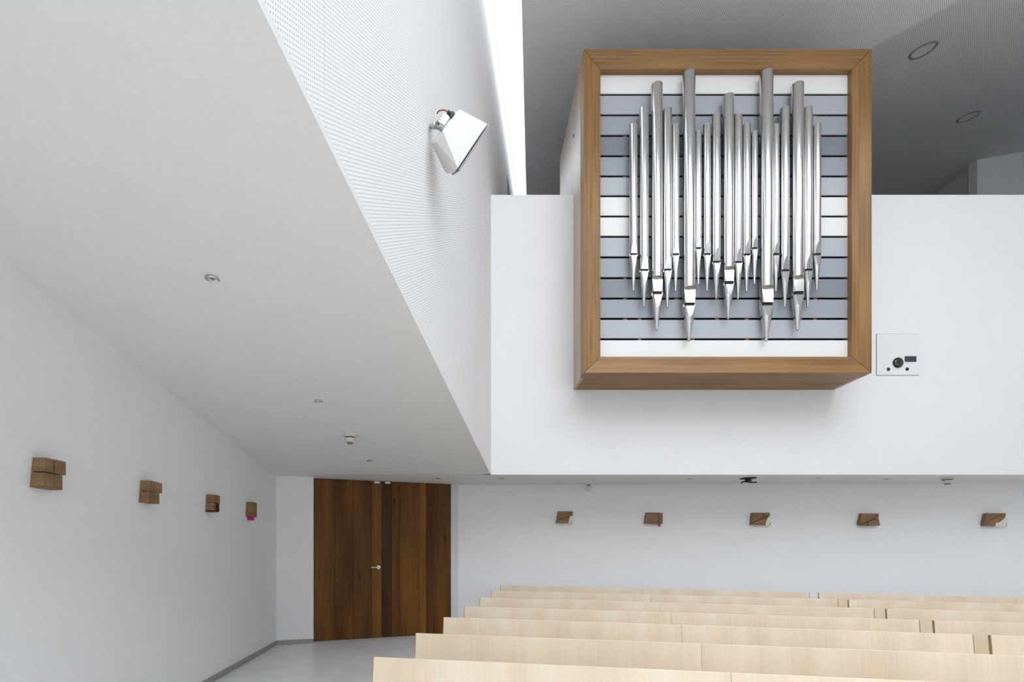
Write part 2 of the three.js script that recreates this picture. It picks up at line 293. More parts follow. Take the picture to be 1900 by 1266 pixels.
struct('ceiling_gallery', roofUV(slab([V(rS[0], ROOF, rS[1]), V(rW[0], ROOF, rW[1]), V(RIGHT + 0.1, yC2(RIGHT + 0.1, 14.1), 14.1), V(1.4, yC2(1.4, 14.1), 14.1)], up(0.15))), M.perfRoof, 'perforated ceiling plane folding down over the gallery, with two flush discs', 'ceiling');
{ // projecting wall in the gallery
  const q = onC2(1735, 360), far = [q.x + (q.x - PC[0]) * 6, q.z + (q.z - PC[2]) * 6];
  struct('wall_gallery_side', merge([
    slab([V(PC[0], 3.9, PC[2]), V(RIGHT, 3.9, PC[2] - 0.06), V(RIGHT, yC2(RIGHT, PC[2] - 0.06) + 0.05, PC[2] - 0.06), V(PC[0], PC[1] + 0.05, PC[2])], new THREE.Vector3(0, 0, -0.2)),
    slab([V(PC[0], 3.9, PC[2]), V(far[0], 3.9, far[1]), V(far[0], yC2(far[0], far[1]) + 0.05, far[1]), V(PC[0], PC[1] + 0.05, PC[2])], new THREE.Vector3(0.2, 0, 0)),
  ]), M.plaster, 'projecting wall corner in the gallery under the dark ceiling', 'wall');
}
{ // skylight shaft and glazing, with those of the added rooflight
  const w = new THREE.Group(); w.name = 'window_3'; w.userData.kind = 'structure'; tag(w, 'long narrow skylight slot between perforated wall and ceiling', 'window'); scene.add(w);
  const SH = 0.6, [wa, wb, ww] = WIDE, sides = [[[xSlot(13.9), 13.9], [xSlot(FRONT), FRONT]]];
  const rim = [[xSlot(wa) + RIM, wa], [xSlot(wb) + RIM, wb], [xSlot(wb) + ww, wb], [xSlot(wa) + ww, wa]];
  rim.forEach((p, i) => sides.push([p, rim[(i + 1) % 4]]));
  sides.forEach(([p, q], i) => {
    const n = new THREE.Vector3(-(q[1] - p[1]), 0, -(q[0] - p[0])).normalize().multiplyScalar(i ? 0.06 : 0.06);
    mesh('shaft_side', slab([V(p[0], ROOF + 0.23, p[1]), V(q[0], ROOF + 0.23, q[1]), V(q[0], ROOF + SH, q[1]), V(p[0], ROOF + SH, p[1])], n), M.board, w);
  });
  mesh('shaft_side', slab([V(xFascia(FRONT), ROOF, FRONT), V(xFascia(5.8), ROOF, 5.8), V(xFascia(5.8), ROOF + SH, 5.8), V(xFascia(FRONT), ROOF + SH, FRONT)], new THREE.Vector3(-0.1, 0, 0)), M.board, w);
  const glaze = (a, b, e0, e1) => mesh('pane', slab([V(e0(a), ROOF + SH, a), V(e1(a), ROOF + SH, a), V(e1(b), ROOF + SH, b), V(e0(b), ROOF + SH, b)], up(0.012)), M.glass, w);
  for (const [a, b] of [[FRONT, -3.5], [-3.5, 0], [0, 3.2], [3.2, 6.2], [6.2, 9], [9, 13.9]]) glaze(a, b, (d) => xFascia(d) - 0.1, (d) => xSlot(d) + 0.1);
  for (let k = 0; k < 4; k++) glaze(wa + 2.4 * k, wa + 2.4 * (k + 1), (d) => xSlot(d) + RIM - 0.1, (d) => xSlot(d) + ww + 0.1);
}
// room left of the skylight behind the gallery and the roof void above the aisle are closed off
struct('wall_void', merge([
  slab([V(-3.4, ROOF + 0.1, FRONT), V(xFascia(FRONT) - 0.05, ROOF + 0.1, FRONT), V(xFascia(14) - 0.05, ROOF + 0.1, 14), V(-3.4, ROOF + 0.1, 14)], up(0.2)),
  slab([V(-2, 3.6, GAL + 0.2), V(-2, 3.6, 14), V(-2, ROOF + 0.1, 14), V(-2, ROOF + 0.1, GAL + 0.2)], new THREE.Vector3(-0.2, 0, 0)),
  slab([V(-2, 3.6, END_VOID()), V(xFascia(END_VOID()) - 0.1, 3.6, END_VOID()), V(xFascia(END_VOID()) - 0.1, ROOF + 0.1, END_VOID()), V(-2, ROOF + 0.1, END_VOID())], new THREE.Vector3(0, 0, 0.1)),
]), M.plaster, 'walls of the unlit recess beside the gallery', 'wall');
function END_VOID() { return 9.1; }

// baseboards
const bbH = 0.062, bbT = 0.016;
{
  const lo = (x, d) => floorY(d), a = FRONT, b = 7.29;
  const g1 = slab([V(xLeft(a), floorY(a) - 0.01, a), V(xLeft(b), floorY(b) - 0.01, b), V(xLeft(b), floorY(b) + bbH, b), V(xLeft(a), floorY(a) + bbH, a)], new THREE.Vector3(bbT, 0, 0), 2);
  struct('baseboard_left', g1, M.base, 'grey baseboard along the aisle wall', 'baseboard');
  const g2 = slab([V(C0[0], floorY(7.3) - 0.01, C0[1]), V(C1[0], floorY(7.44) - 0.01, C1[1]), V(C1[0], floorY(7.44) + bbH, C1[1]), V(C0[0], floorY(7.3) + bbH, C0[1])], new THREE.Vector3(0.004, 0, bbT), 0);
  struct('baseboard_corner', g2, M.base, 'short grey baseboard beside the wooden doors', 'baseboard');
}

// ---------------------------------------------------------------- double door
{
  const door = new THREE.Group(); door.name = 'door_1'; door.userData.kind = 'structure';
  tag(door, 'dark brown wooden double door of wide vertical planks with a lever handle', 'door'); scene.add(door);
  const dx = D1[0] - D0[0], dd = D1[1] - D0[1], L = Math.hypot(dx, dd);
  door.position.copy(V(D0[0], floorY(7.56), D0[1])); door.rotation.y = Math.atan2(dd, dx);
  const H = SOFFIT - floorY(7.56) - 0.006, rise = 0.0274 * dd / L;                // local x along the doors, z towards the viewer
  const plank = (leaf, x0, x1, mi, h0) => {
    const c = (x0 + x1) / 2, low = 0.008 + rise * c;
    mesh('plank', metreUV(new RoundedBoxGeometry(x1 - x0 - 0.003, H - low, 0.045, 1, 0.002).translate(c, low + (H - low) / 2, 0), 1, [rnd() * 2, rnd() * 2]), M.door[mi], leaf);
  };
  const px2x = (px) => { const r = (px - CX) / F; return (r * D0[1] - D0[0]) / (dx / L - r * dd / L); };   // photo column to distance along the doors
  const leaf = (name, cols, mats) => {
    const g = new THREE.Group(); g.name = 'door_leaf'; door.add(g);
    for (let i = 0; i < mats.length; i++) plank(g, px2x(cols[i]), px2x(cols[i + 1]), mats[i]);
    mesh('core', box(px2x(cols[cols.length - 1]) - px2x(cols[0]) - 0.01, H - 0.05, 0.02, (px2x(cols[0]) + px2x(cols[cols.length - 1])) / 2, H / 2 + 0.02, -0.025), M.door[3], g);
    return g;
  };
  const l1 = leaf('a', [582.5, 621.5, 655, 689, 707.4], [0, 4, 1, 2]);
  const l2 = leaf('b', [708.8, 726, 740, 777, 790.5, 836.3], [3, 1, 0, 2, 1]);
  const hx = px2x(701.8), hy = (CY - 1052.5) / F * 8.0 - floorY(7.56);
  const hd = merge([
    new THREE.CylinderGeometry(0.028, 0.028, 0.01, 24).rotateX(Math.PI / 2).translate(hx, hy, 0.028),
    new THREE.CylinderGeometry(0.0095, 0.0095, 0.05, 14).rotateX(Math.PI / 2).translate(hx, hy, 0.05),
    new THREE.CapsuleGeometry(0.0095, 0.115, 6, 14).rotateZ(Math.PI / 2).translate(hx - 0.057, hy, 0.072),
  ]);
  const h = mesh('lever_handle', hd, M.steel, l1); h.userData.label = 'brushed steel lever handle';
  for (const [px, lf] of [[699, l1], [718.5, l2]]) mesh('door_closer', box(0.078, 0.028, 0.03, px2x(px), H - 0.018, 0.03), M.white, lf);
}

// ---------------------------------------------------------------- organ
const ZF = 6.526;                                            // distance of the case front
{
  const o = thing('pipe_organ', 'square wooden organ case with silver pipes hung before grey and white slats', 'organ', PX(1350, 692, ZF));
  const ORG = o.position.clone();
  const L = (px, py, d) => PX(px, py, d).sub(ORG);           // local point
  const s = ZF / F, x0 = (1083 - CX) * s, x1 = (1617.4 - CX) * s, yT = (CY - 91) * s, yB = (CY - 692.3) * s, t = 0.222, rec = 0.04, dep = 0.118, BACK = ZF * 1.277;
  const P = (x, y, d) => V(x, y, d).sub(ORG);
  // four mitred front members, splayed slightly inwards
  const outer = [[x0, yB], [x1, yB], [x1, yT], [x0, yT]], inner = [[x0 + t, yB + t], [x1 - t, yB + t], [x1 - t, yT - t], [x0 + t, yT - t]];
  for (let i = 0; i < 4; i++) {
    const j = (i + 1) % 4, a = outer[i], b = outer[j], c = inner[j], d = inner[i], e = 0.0008;
    const sh = (p, q, u) => [p[0] + (q[0] - p[0]) * u, p[1] + (q[1] - p[1]) * u];
    const A = sh(a, b, e), B = sh(b, a, e), C = sh(c, d, e), D = sh(d, c, e);
    const f = [P(...A, ZF), P(...B, ZF), P(...C, ZF + rec), P(...D, ZF + rec)], k = [P(...A, ZF + 0.2), P(...B, ZF + 0.2), P(...C, ZF + 0.2), P(...D, ZF + 0.2)];
    const pos = []; const quad = (p, q, r, w) => pos.push(...p.toArray(), ...q.toArray(), ...r.toArray(), ...p.toArray(), ...r.toArray(), ...w.toArray());
    quad(f[0], f[1], f[2], f[3]); quad(k[3], k[2], k[1], k[0]);
    for (let m = 0; m < 4; m++) quad(f[(m + 1) % 4], f[m], k[m], k[(m + 1) % 4]);
    const g = new THREE.BufferGeometry(); g.setAttribute('position', new THREE.Float32BufferAttribute(pos, 3)); g.computeVertexNormals();
    mesh(['bottom_rail', 'side_stile', 'top_rail', 'side_stile'][i], metreUV(g, i % 2 ? 1 : 0, [rnd(), rnd()]), M.organ[i % 3], o);
  }
  // case boards: each side of three boards, bottom of two, top and back
  const bt = 0.04, d0 = ZF + 0.2, n = 4;
  const cuts = [d0, 7.42, 7.78, 8.06, BACK];
  for (let i = 0; i < n; i++) {
    const a = cuts[i] + 0.001, b = cuts[i + 1] - 0.001, ins = 0;
    for (const [x, w] of [[x0 + ins, bt], [x1 - bt, bt]])
      mesh('side_board', metreUV(new THREE.BoxGeometry(w, yT - yB, b - a).translate(x + w / 2, (yT + yB) / 2 + EYE, -(a + b) / 2).translate(-ORG.x, -ORG.y, -ORG.z), 1, [rnd(), rnd()]), M.organSide[(i + 1) % 3], o);
  }
  for (const [a, b] of [[d0, 6.95], [6.95, 7.3], [7.3, BACK]])
    for (const [y] of [[yB], [yT - bt]])
      mesh(y === yB ? 'bottom_board' : 'top_board', metreUV(new THREE.BoxGeometry(x1 - x0 - 2 * bt - 0.002, bt, b - a - 0.002).translate((x0 + x1) / 2, y + bt / 2 + EYE, -(a + b) / 2).translate(-ORG.x, -ORG.y, -ORG.z), 0, [rnd(), rnd()]), M.organ[(a > 7 ? 2 : 0)], o);
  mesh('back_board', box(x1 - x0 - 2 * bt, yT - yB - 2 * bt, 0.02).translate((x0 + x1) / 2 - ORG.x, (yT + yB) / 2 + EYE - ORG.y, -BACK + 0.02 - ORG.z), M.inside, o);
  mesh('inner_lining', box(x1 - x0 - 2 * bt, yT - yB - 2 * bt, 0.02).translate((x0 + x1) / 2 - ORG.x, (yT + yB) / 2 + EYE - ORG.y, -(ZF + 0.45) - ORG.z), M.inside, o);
  const lock = new THREE.CylinderGeometry(0.018, 0.018, 0.012, 16).rotateZ(Math.PI / 2); const lp = PX(1064.6, 252, 7.18);
  // slats
  const ZS = ZF + dep, ps = ZS / F;
  const gaps = [175.5, 213.6, 251.8, 289.6, 327.1, 363.9, 401.4, 439.2, 477.4, 516, 554, 591.6, 629.5];
  const xi0 = x0 + t - 0.02, xi1 = x1 - t + 0.02;
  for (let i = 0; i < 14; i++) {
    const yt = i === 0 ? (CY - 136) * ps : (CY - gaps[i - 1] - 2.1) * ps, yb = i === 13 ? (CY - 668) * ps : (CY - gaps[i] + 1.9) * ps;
    mesh('slat', metreUV(new RoundedBoxGeometry(xi1 - xi0, yt - yb, 0.018, 1, 0.002).translate((xi0 + xi1) / 2, (yt + yb) / 2 + EYE, -(ZS + 0.009)).translate(-ORG.x, -ORG.y, -ORG.z), 0), slatTone[i], o);
  }
  const sp = [];
  const spacers = [[1161, [2, 3, 4, 9, 10, 11]], [1188, [11, 12]], [1257, [1, 10]], [1287, [11, 12]], [1332, [10, 11]], [1388, [11, 12]], [1487, [11]], [1515, [1, 3, 5, 6, 10, 11]], [1419, [12]]];
  for (const [px, gs] of spacers) for (const k of gs)
    mesh('spacer', box(0.045, 0.05, 0.02).translate((px - CX) * ps - ORG.x, (CY - gaps[k]) * ps + EYE - ORG.y, -(ZS + 0.034) - ORG.z), M.spacer, o);
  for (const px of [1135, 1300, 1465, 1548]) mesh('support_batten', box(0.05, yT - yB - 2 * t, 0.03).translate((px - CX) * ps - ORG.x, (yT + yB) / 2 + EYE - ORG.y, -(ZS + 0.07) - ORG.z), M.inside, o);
  mesh('lock', lock.translate(lp.x - ORG.x, lp.y - ORG.y, lp.z - ORG.z), M.spacer, o);
  o.getObjectByName('lock').position.x = (x0 - 0.004) - lp.x;

  // pipes: left, right, top, mouth, tip (photo rows and columns), large = arched rectangular mouth
  const ZP = 6.545, pp = ZP / F;
  const T = [[1167.7, 1182.6, 227.6, 470, 540], [1186, 1203.5, 196, 499.5, 570], [1207.8, 1229, 149.6, 541, 613, 1], [1229.7, 1246.3, 197.4, 499, 571], [1246.3, 1260.2, 228.2, 470.4, 541], [1266.5, 1289.4, 127, 562, 633, 1], [1289.6, 1301.5, 241, 459, 528], [1304.4, 1318.8, 227, 470, 541], [1320.6, 1336.6, 208, 484.4, 554], [1341, 1361, 171, 522, 592, 1], [1361.6, 1376.8, 210, 484.7, 555], [1377.6, 1392, 227, 470.7, 541], [1393.6, 1405.6, 241.5, 459, 528], [1410, 1433.4, 125.7, 561.4, 633, 1], [1433, 1445.5, 228.6, 470, 541], [1447.6, 1464, 196, 500, 570], [1468.2, 1490.1, 149, 541, 613, 1], [1490.4, 1506.7, 195.4, 499, 570], [1508, 1522.4, 227.6, 470, 540]];
  const flat = (r, yTop, yMouth, big) => {
    // front clamp profile: cosine-front depth limited to lim(y)
    const lip = big ? 2.6 * r : 3.0 * r, slot = big ? 0.042 : 0.03;
    return { lim: (y) => { // y measured from the mouth line upward
      if (y > lip) return 1;
      if (y >= 0) return big ? (y > lip - 0.3 * r ? 1 - (lip - y) / (0.3 * r) * 0.58 : 0.42 + 0.3 * (lip - 0.3 * r - y) / (lip - 0.3 * r)) : 1 - 0.34 * (1 - y / lip);
      return big ? 0.62 : 0.66;
    }, slot };
  };
  T.forEach(([a, b, top, mouth, tip, big]) => {
    const r = (b - a) / 2 * pp, cx = ((a + b) / 2 - CX) * pp;
    const zA = ZP, yt = (CY - top) * F / F * pp * (1 - r / ZP), ym = (CY - mouth) * pp * (1 - 0.6 * r / ZP), ye = (CY - tip) * pp;
    const grp = new THREE.Group(); grp.name = 'organ_pipe'; grp.position.set(cx - ORG.x, ye + EYE - ORG.y, -zA - ORG.z); o.add(grp);
    const { lim, slot } = flat(r, yt, ym, big);
    const N = 40, hTop = yt - ye, hM = ym - ye;
    const surf = (rows, closeTop) => {                        // rows: [height, radius, clamp]
      const NF = 6, NB = 48, n1 = NF + NB, ring = [];           // NF steps across the flat of the lip, NB round the tube
      rows.forEach(([h, R, cl]) => {
        const c = Math.min(1, cl * r / R), ph = Math.acos(c), q = [];
        for (let i = 0; i < NF; i++) q.push(new THREE.Vector3(R * Math.sin(ph) * (2 * i / NF - 1), h, R * c));
        for (let i = 0; i <= NB; i++) { const th = ph + (2 * Math.PI - 2 * ph) * i / NB; q.push(new THREE.Vector3(R * Math.sin(th), h, R * Math.cos(th))); }
        ring.push(q);
      });
      const pos = [], put = (a, b, c) => { if (b.clone().sub(a).cross(c.clone().sub(a)).length() > 1e-10) pos.push(...a.toArray(), ...b.toArray(), ...c.toArray()); };
      for (let k = 0; k < ring.length - 1; k++) for (let i = 0; i < n1; i++) { const a = ring[k][i], b = ring[k + 1][i], c = ring[k][i + 1], d = ring[k + 1][i + 1]; put(a, c, b); put(c, d, b); }
      let g = new THREE.BufferGeometry(); g.setAttribute('position', new THREE.Float32BufferAttribute(pos, 3)); g = toCreasedNormals(g, 0.24);
      const uv = new Float32Array(g.attributes.position.count * 2); g.setAttribute('uv', new THREE.BufferAttribute(uv, 2)); return g;
    };
    const rows = []; const lipTop = big ? 2.6 * r : 3.0 * r, sl = slot;
    rows.push([hTop - 0.12, r - 0.004, 9], [hTop, r - 0.004, 9], [hTop, r, 9]);
    rows.push([hM + lipTop * 1.02, r, 9]);
    for (let k = 0; k <= 14; k++) { const y = lipTop * (1 - k / 14); rows.push([hM + y, r, lim(y)]); }
    if (big) rows.splice(4, 0), rows.push();
    // open mouth: the wall steps back, then the foot begins
    rows.push([hM, r, 0.25], [hM - sl, r, 0.25]);
    mesh('pipe_body', surf(rows.slice().reverse()), M.tin, grp);
    const fr = [[hM - sl, r, 0.25], [hM - sl, r, big ? 0.72 : 0.74]];
    const foot = hM - sl, rt = Math.max(0.011, r * 0.2);
    for (let k = 1; k <= 14; k++) { const u = k / 14, hh = foot * (1 - u); fr.push([hh, r + (rt - r) * Math.min(1, u), big ? 0.72 : 0.74]); }
    fr.push([0, rt - 0.004, 9], [0.03, rt - 0.004, 9]);
    mesh('pipe_foot', surf(fr.slice().reverse()), M.tin, grp);
    mesh('mouth_shade', new THREE.BoxGeometry(r * 1.5, sl * 0.96, r * 0.3).translate(0, hM - sl / 2, r * 0.3), M.black, grp);  // shade inside the open mouth, painted as a black block
  });
}

// ---------------------------------------------------------------- camera hatch in the gallery front
{
  const g = thing('camera_hatch', 'square white hatch in the gallery front with black lens and small display window', 'hatch', PX(1665.5, 697, GAL));
  const s = GAL / F, O = g.position, at = (px, py, off) => [(px - CX) * s - O.x, (CY - py) * s + EYE - O.y, off];
  const rim = 0.0045, w = 78.5 * s, h = 76.5 * s;
  mesh('shadow_gap', box(w + 2 * rim, h + 2 * rim, 0.002).translate(...at(1665.3, 658.5, 0.001)), M.dark, g);
  mesh('hatch_panel', rbox(w, h, 0.008, 0.001).translate(...at(1665.3, 658.5, 0.005)), M.white, g);
  const disc = (px, py, r, dp, m, nm) => mesh(nm, new THREE.CylinderGeometry(r, r, dp, 32).rotateX(Math.PI / 2).translate(...at(px, py, 0.009 + dp / 2)), m, g);
  const lens = disc(1664.5, 674, 0.07, 0.016, M.black, 'lens_barrel');
  mesh('lens_glass', new THREE.SphereGeometry(0.058, 24, 12, 0, Math.PI * 2, 0, Math.PI / 2).scale(1, 0.3, 1).rotateX(Math.PI / 2).translate(...at(1664.5, 674, 0.024)), M.lens, lens);
  disc(1647.3, 686, 0.024, 0.003, M.black, 'screw_hole'); disc(1682.2, 685.6, 0.024, 0.003, M.black, 'screw_hole');
  mesh('display_window', box(21.5 * s, 10.5 * s, 0.004).translate(...at(1688.2, 667, 0.011)), std({ color: new THREE.Color('#3b3d48'), roughness: 0.12 }), g);
}

// ---------------------------------------------------------------- loudspeaker on the perforated wall
{
  const zc = 3.97, O = PX(800, 236, zc);
  const g = thing('loudspeaker', 'white wedge-shaped loudspeaker bracketed to the perforated wall', 'loudspeaker', O);
  const Q = (px, py, d) => PX(px, py, d).sub(O);
  const pts = [Q(800.5, 267, 3.9), Q(810.5, 263.5, 3.76), Q(849.5, 312, 3.74), Q(836, 322.5, 3.86), Q(824, 316.5, 3.93), Q(904, 230, 3.78), Q(852.5, 203, 3.86), Q(842, 209.5, 3.92), Q(821.5, 243, 3.70), Q(897, 238, 3.98), Q(829, 322, 3.92), Q(843, 320, 3.80)];
  mesh('cabinet', metreUV(toCreasedNormals(new ConvexGeometry(pts), 0.3)), M.cabinet, g);
  // grille plate over the front
  const gp = [Q(906.5, 230.5, 3.78), Q(851, 314.5, 3.735), Q(838, 323, 3.87), Q(898.5, 239, 3.99)];
  const nrm = gp[1].clone().sub(gp[0]).cross(gp[3].clone().sub(gp[0])).normalize(); if (nrm.x < 0) nrm.negate();
  mesh('grille', new ConvexGeometry([...gp, ...gp.map((p) => p.clone().addScaledVector(nrm, 0.012))]), M.grey, g);
  // wall plate, knuckle, yoke
  const wallDir = new THREE.Vector3(0.1758, 0, -1).normalize(), wallN = new THREE.Vector3(0.985, 0, 0.173);
  const yaw = Math.atan2(0.1758, 1);
  mesh('wall_plate', new RoundedBoxGeometry(0.012, 0.13, 0.09, 2, 0.005).rotateY(-yaw).translate(...Q(798.5, 222, 3.955).toArray()), M.white, g);
  const tube = (a, b, r) => { const d = b.clone().sub(a), c = new THREE.CylinderGeometry(r, r, d.length(), 14); c.applyQuaternion(new THREE.Quaternion().setFromUnitVectors(new THREE.Vector3(0, 1, 0), d.clone().normalize())); const m = a.clone().add(b).multiplyScalar(0.5); return c.translate(m.x, m.y, m.z); };
  mesh('knuckle', merge([tube(Q(798, 234, 3.95), Q(806, 235, 3.86), 0.018), new THREE.SphereGeometry(0.024, 16, 12).translate(...Q(806, 233, 3.86).toArray())]), M.steel, g);
  mesh('yoke', merge([tube(Q(806, 233, 3.86), Q(817, 225, 3.82), 0.014), tube(Q(817, 225, 3.82), Q(821, 216, 3.83), 0.012), tube(Q(806, 233, 3.86), Q(819, 240, 3.80), 0.014), tube(Q(819, 240, 3.80), Q(822, 243, 3.76), 0.012)]), M.grey, g);
  mesh('bracket_plate', box(0.055, 0.075, 0.02).rotateZ(-0.6).translate(...Q(824, 223, 3.82).toArray()), M.white, g);
  mesh('cable', new THREE.TubeGeometry(new THREE.CatmullRomCurve3([Q(811, 211, 3.9), Q(814, 206.5, 3.87), Q(820, 204.5, 3.84), Q(826, 205, 3.82), Q(831, 207.5, 3.81)]), 24, 0.0045, 8), M.red, g);
  mesh('cable_gland', merge([tube(Q(830, 207, 3.81), Q(836, 211.5, 3.82), 0.014), tube(Q(835, 219, 3.82), Q(840, 211, 3.84), 0.017)]), M.dark, g);
}

// ---------------------------------------------------------------- pews
{
  const fl = Math.atan(0.0274);
  const rowAxes = (k) => {                                      // the rows fan slightly; each lies on the sloping floor
    const x = new THREE.Vector3(1, -0.0274 * k, k).normalize(), y = new THREE.Vector3(0, 1, 0.0274).normalize();
    return [x, new THREE.Matrix4().makeBasis(x, y, x.clone().cross(y).normalize())];
  };
  const HP = 0.82, lean = 0.16, th = 0.024;
  const panelG = [0, 1].map(() => 0);
  function pew(label, origin, mi, basis, LEN) {
    const g = thing('pew', label, 'pew', origin, 'beech pews in rows'); g.quaternion.setFromRotationMatrix(basis);
    for (const k of [0, 1]) {
      const w = LEN / 2 - 0.0008, bh = 0.46;
      const b = new RoundedBoxGeometry(w, bh, th, 1, 0.003).translate(0, -bh / 2, 0).rotateX(-lean).translate(LEN / 4 + k * LEN / 2, HP, 0);
      mesh('backrest', metreUV(b, 1, [rnd() * 5, rnd() * 5]), M.pew[(mi + k * 2 + (mi & 1)) % 4], g);
    }
    for (const x of [-0.002, LEN + 0.002]) mesh('end_edge', metreUV(new THREE.BoxGeometry(0.004, 0.46, th + 0.001).translate(0, -0.23, 0).rotateX(-lean).translate(x, HP, 0)), M.pewEdge, g);
    mesh('seat', rbox(LEN, 0.03, 0.4, 0.004, LEN / 2, 0.43, 0.27, 0), M.pew[(mi + 1) % 4], g);
    for (const x of [0.25, LEN / 2, LEN - 0.25]) {
      const lg = merge([box(0.03, 0.415, 0.32, x, 0.2075, 0.26), box(0.03, 0.5, 0.04, x, 0.25, 0.085)]);
      mesh('leg', lg, M.pewEdge, g);
    }
    return g;
  }
  const ends = [[696, 1217.8], [773.3, 1174.2], [824.4, 1145], [862.7, 1125.2], [891, 1109], [912.2, 1096.1], [929, 1085.8]];
  const nth = ['seventh row from the back wall', 'sixth row from the back wall', 'fifth row from the back wall', 'fourth row from the back wall', 'third row from the back wall', 'second row from the back wall', 'rearmost row along the back wall'];
  const D = EYE - HP;
  ends.forEach(([px, py], i) => {
    const d = D * F / (py - (CY - 26)), x = (px - CX) / F * d;
    const o = V(x, floorY(d), d), [rowX, basis] = rowAxes(0.185 + 0.0145 * i), LEN = 3.845 + 0.0375 * i;
    pew('long pale beech pew nearer the doors, ' + nth[i], o, i, basis, LEN);
    if (i > 1) pew('long pale beech pew beyond the gap from the doors, ' + nth[i], o.clone().addScaledVector(rowX, LEN + 0.11), i + 3, basis, LEN);
  });
}

// ---------------------------------------------------------------- wall reliefs
function extrudePx(list, d, depth, front, O) {                // polygon in photo pixels on the back wall, standing proud of it
  const s = d / F; let c = [0, 0]; list.forEach((p) => { c[0] += p[0] / list.length; c[1] += p[1] / list.length; });
  const sh = new THREE.Shape(list.map(([a, b]) => { const k = 0.975; a = c[0] + (a - c[0]) * k; b = c[1] + (b - c[1]) * k; return new THREE.Vector2((a - CX) * s - O.x, (CY - b) * s + EYE - O.y); }));
  return metreUV(new THREE.ExtrudeGeometry(sh, { depth, bevelEnabled: true, bevelThickness: 0.002, bevelSize: 0.0015, bevelSegments: 1 }).translate(0, 0, front), 0, [rnd(), rnd()]);
}
{
  const Z = (sc, ox, oy) => (pts) => pts.map(([a, b]) => [ox + a / sc, oy + b / sc]);
  const z1 = Z(8.636, 1020, 930), z2 = Z(6.786, 1380, 930), z3 = Z(18.09, 1800, 930);
  const items = [
    ['wooden relief with a white lower corner piece on the back wall, nearest the doors', [1048, 972], [
      ['wood_piece', z1([[138, 165], [372, 165], [375, 228], [318, 243], [118, 300]]), 0], ['wood_piece', z1([[118, 302], [308, 252], [318, 268], [300, 352], [105, 352]]), 1], ['white_piece', z1([[322, 246], [375, 230], [380, 355], [302, 355]]), 'w']]],
    ['wooden relief with a thin magenta strip hanging below it', [1215, 972], [
      ['wood_piece', z1([[1555, 185], [1728, 185], [1748, 318], [1530, 356]]), 2], ['wood_piece', z1([[1732, 188], [1812, 190], [1812, 365], [1757, 365]]), 1], ['wood_piece', z1([[1532, 360], [1748, 325], [1755, 366]]), 0], ['magenta_piece', z1([[1746, 366], [1782, 366], [1774, 412], [1766, 412]]), 'm']]],
    ['wooden relief with a curved white edge piece on the back wall', [1413, 976], [
      ['wood_piece', z2([[118, 148], [240, 148], [264, 204], [105, 274]]), 0], ['wood_piece', z2([[243, 148], [325, 145], [335, 174], [268, 202]]), 2], ['wood_piece', z2([[102, 284], [335, 180], [296, 225], [274, 300], [98, 298]]), 1], ['white_piece', z2([[337, 182], [352, 185], [352, 312], [277, 308], [298, 226]]), 'w']]],
    ['all-wood relief of four cut pieces on the back wall', [1613, 978], [
      ['wood_piece', z2([[1493, 155], [1670, 158], [1690, 204], [1463, 298]]), 0], ['wood_piece', z2([[1673, 158], [1700, 155], [1705, 205], [1693, 206]]), 2], ['wood_piece', z2([[1463, 301], [1567, 264], [1562, 310]]), 1], ['wood_piece', z2([[1571, 261], [1700, 211], [1712, 270], [1722, 308], [1567, 310]]), 1]]],
    ['wooden relief rounded at one side over a large white piece', [1848, 977], [
      ['wood_piece', z3([[600, 405], [1128, 405], [560, 712], [515, 735]]), 0], ['wood_piece', z3([[1140, 405], [1225, 405], [1200, 520], [1100, 640], [980, 712], [865, 722], [860, 840], [510, 830], [517, 745]]), 1], ['white_piece', z3([[1215, 525], [1285, 560], [1290, 850], [820, 850], [868, 735], [980, 725], [1110, 645]]), 'w']]],
  ];
  for (const [label, [cx, cy], parts] of items) {
    const x = (cx - CX) / F * 8.15, d = zBack(x) - 0.002, dd = d - 0.075;
    const O = PX(cx, cy, d);
    const g = thing('wall_relief', label, 'relief', O, 'stations along the back wall');
    parts.forEach(([nm, poly, m], k) => mesh(nm, extrudePx(poly, dd, m === 'w' ? 0.062 : m === 'm' ? 0.03 : 0.062 + 0.006 * (k % 2), 0.002 - (m === 'm' ? -0.03 : 0), O), m === 'w' ? M.blockWhite : m === 'm' ? M.magenta : M.block[m], g));
    if (parts.some((p) => p[2] === 'w')) { const w = parts[parts.length - 1][1]; const q = w[2]; mesh('screw', new THREE.CylinderGeometry(0.007, 0.007, 0.004, 12).rotateX(Math.PI / 2).translate((q[0] - 3.2 - CX) * dd / F - O.x, (CY - q[1] + 3.2) * dd / F + EYE - O.y, 0.067), M.dark, g); }
  }
}
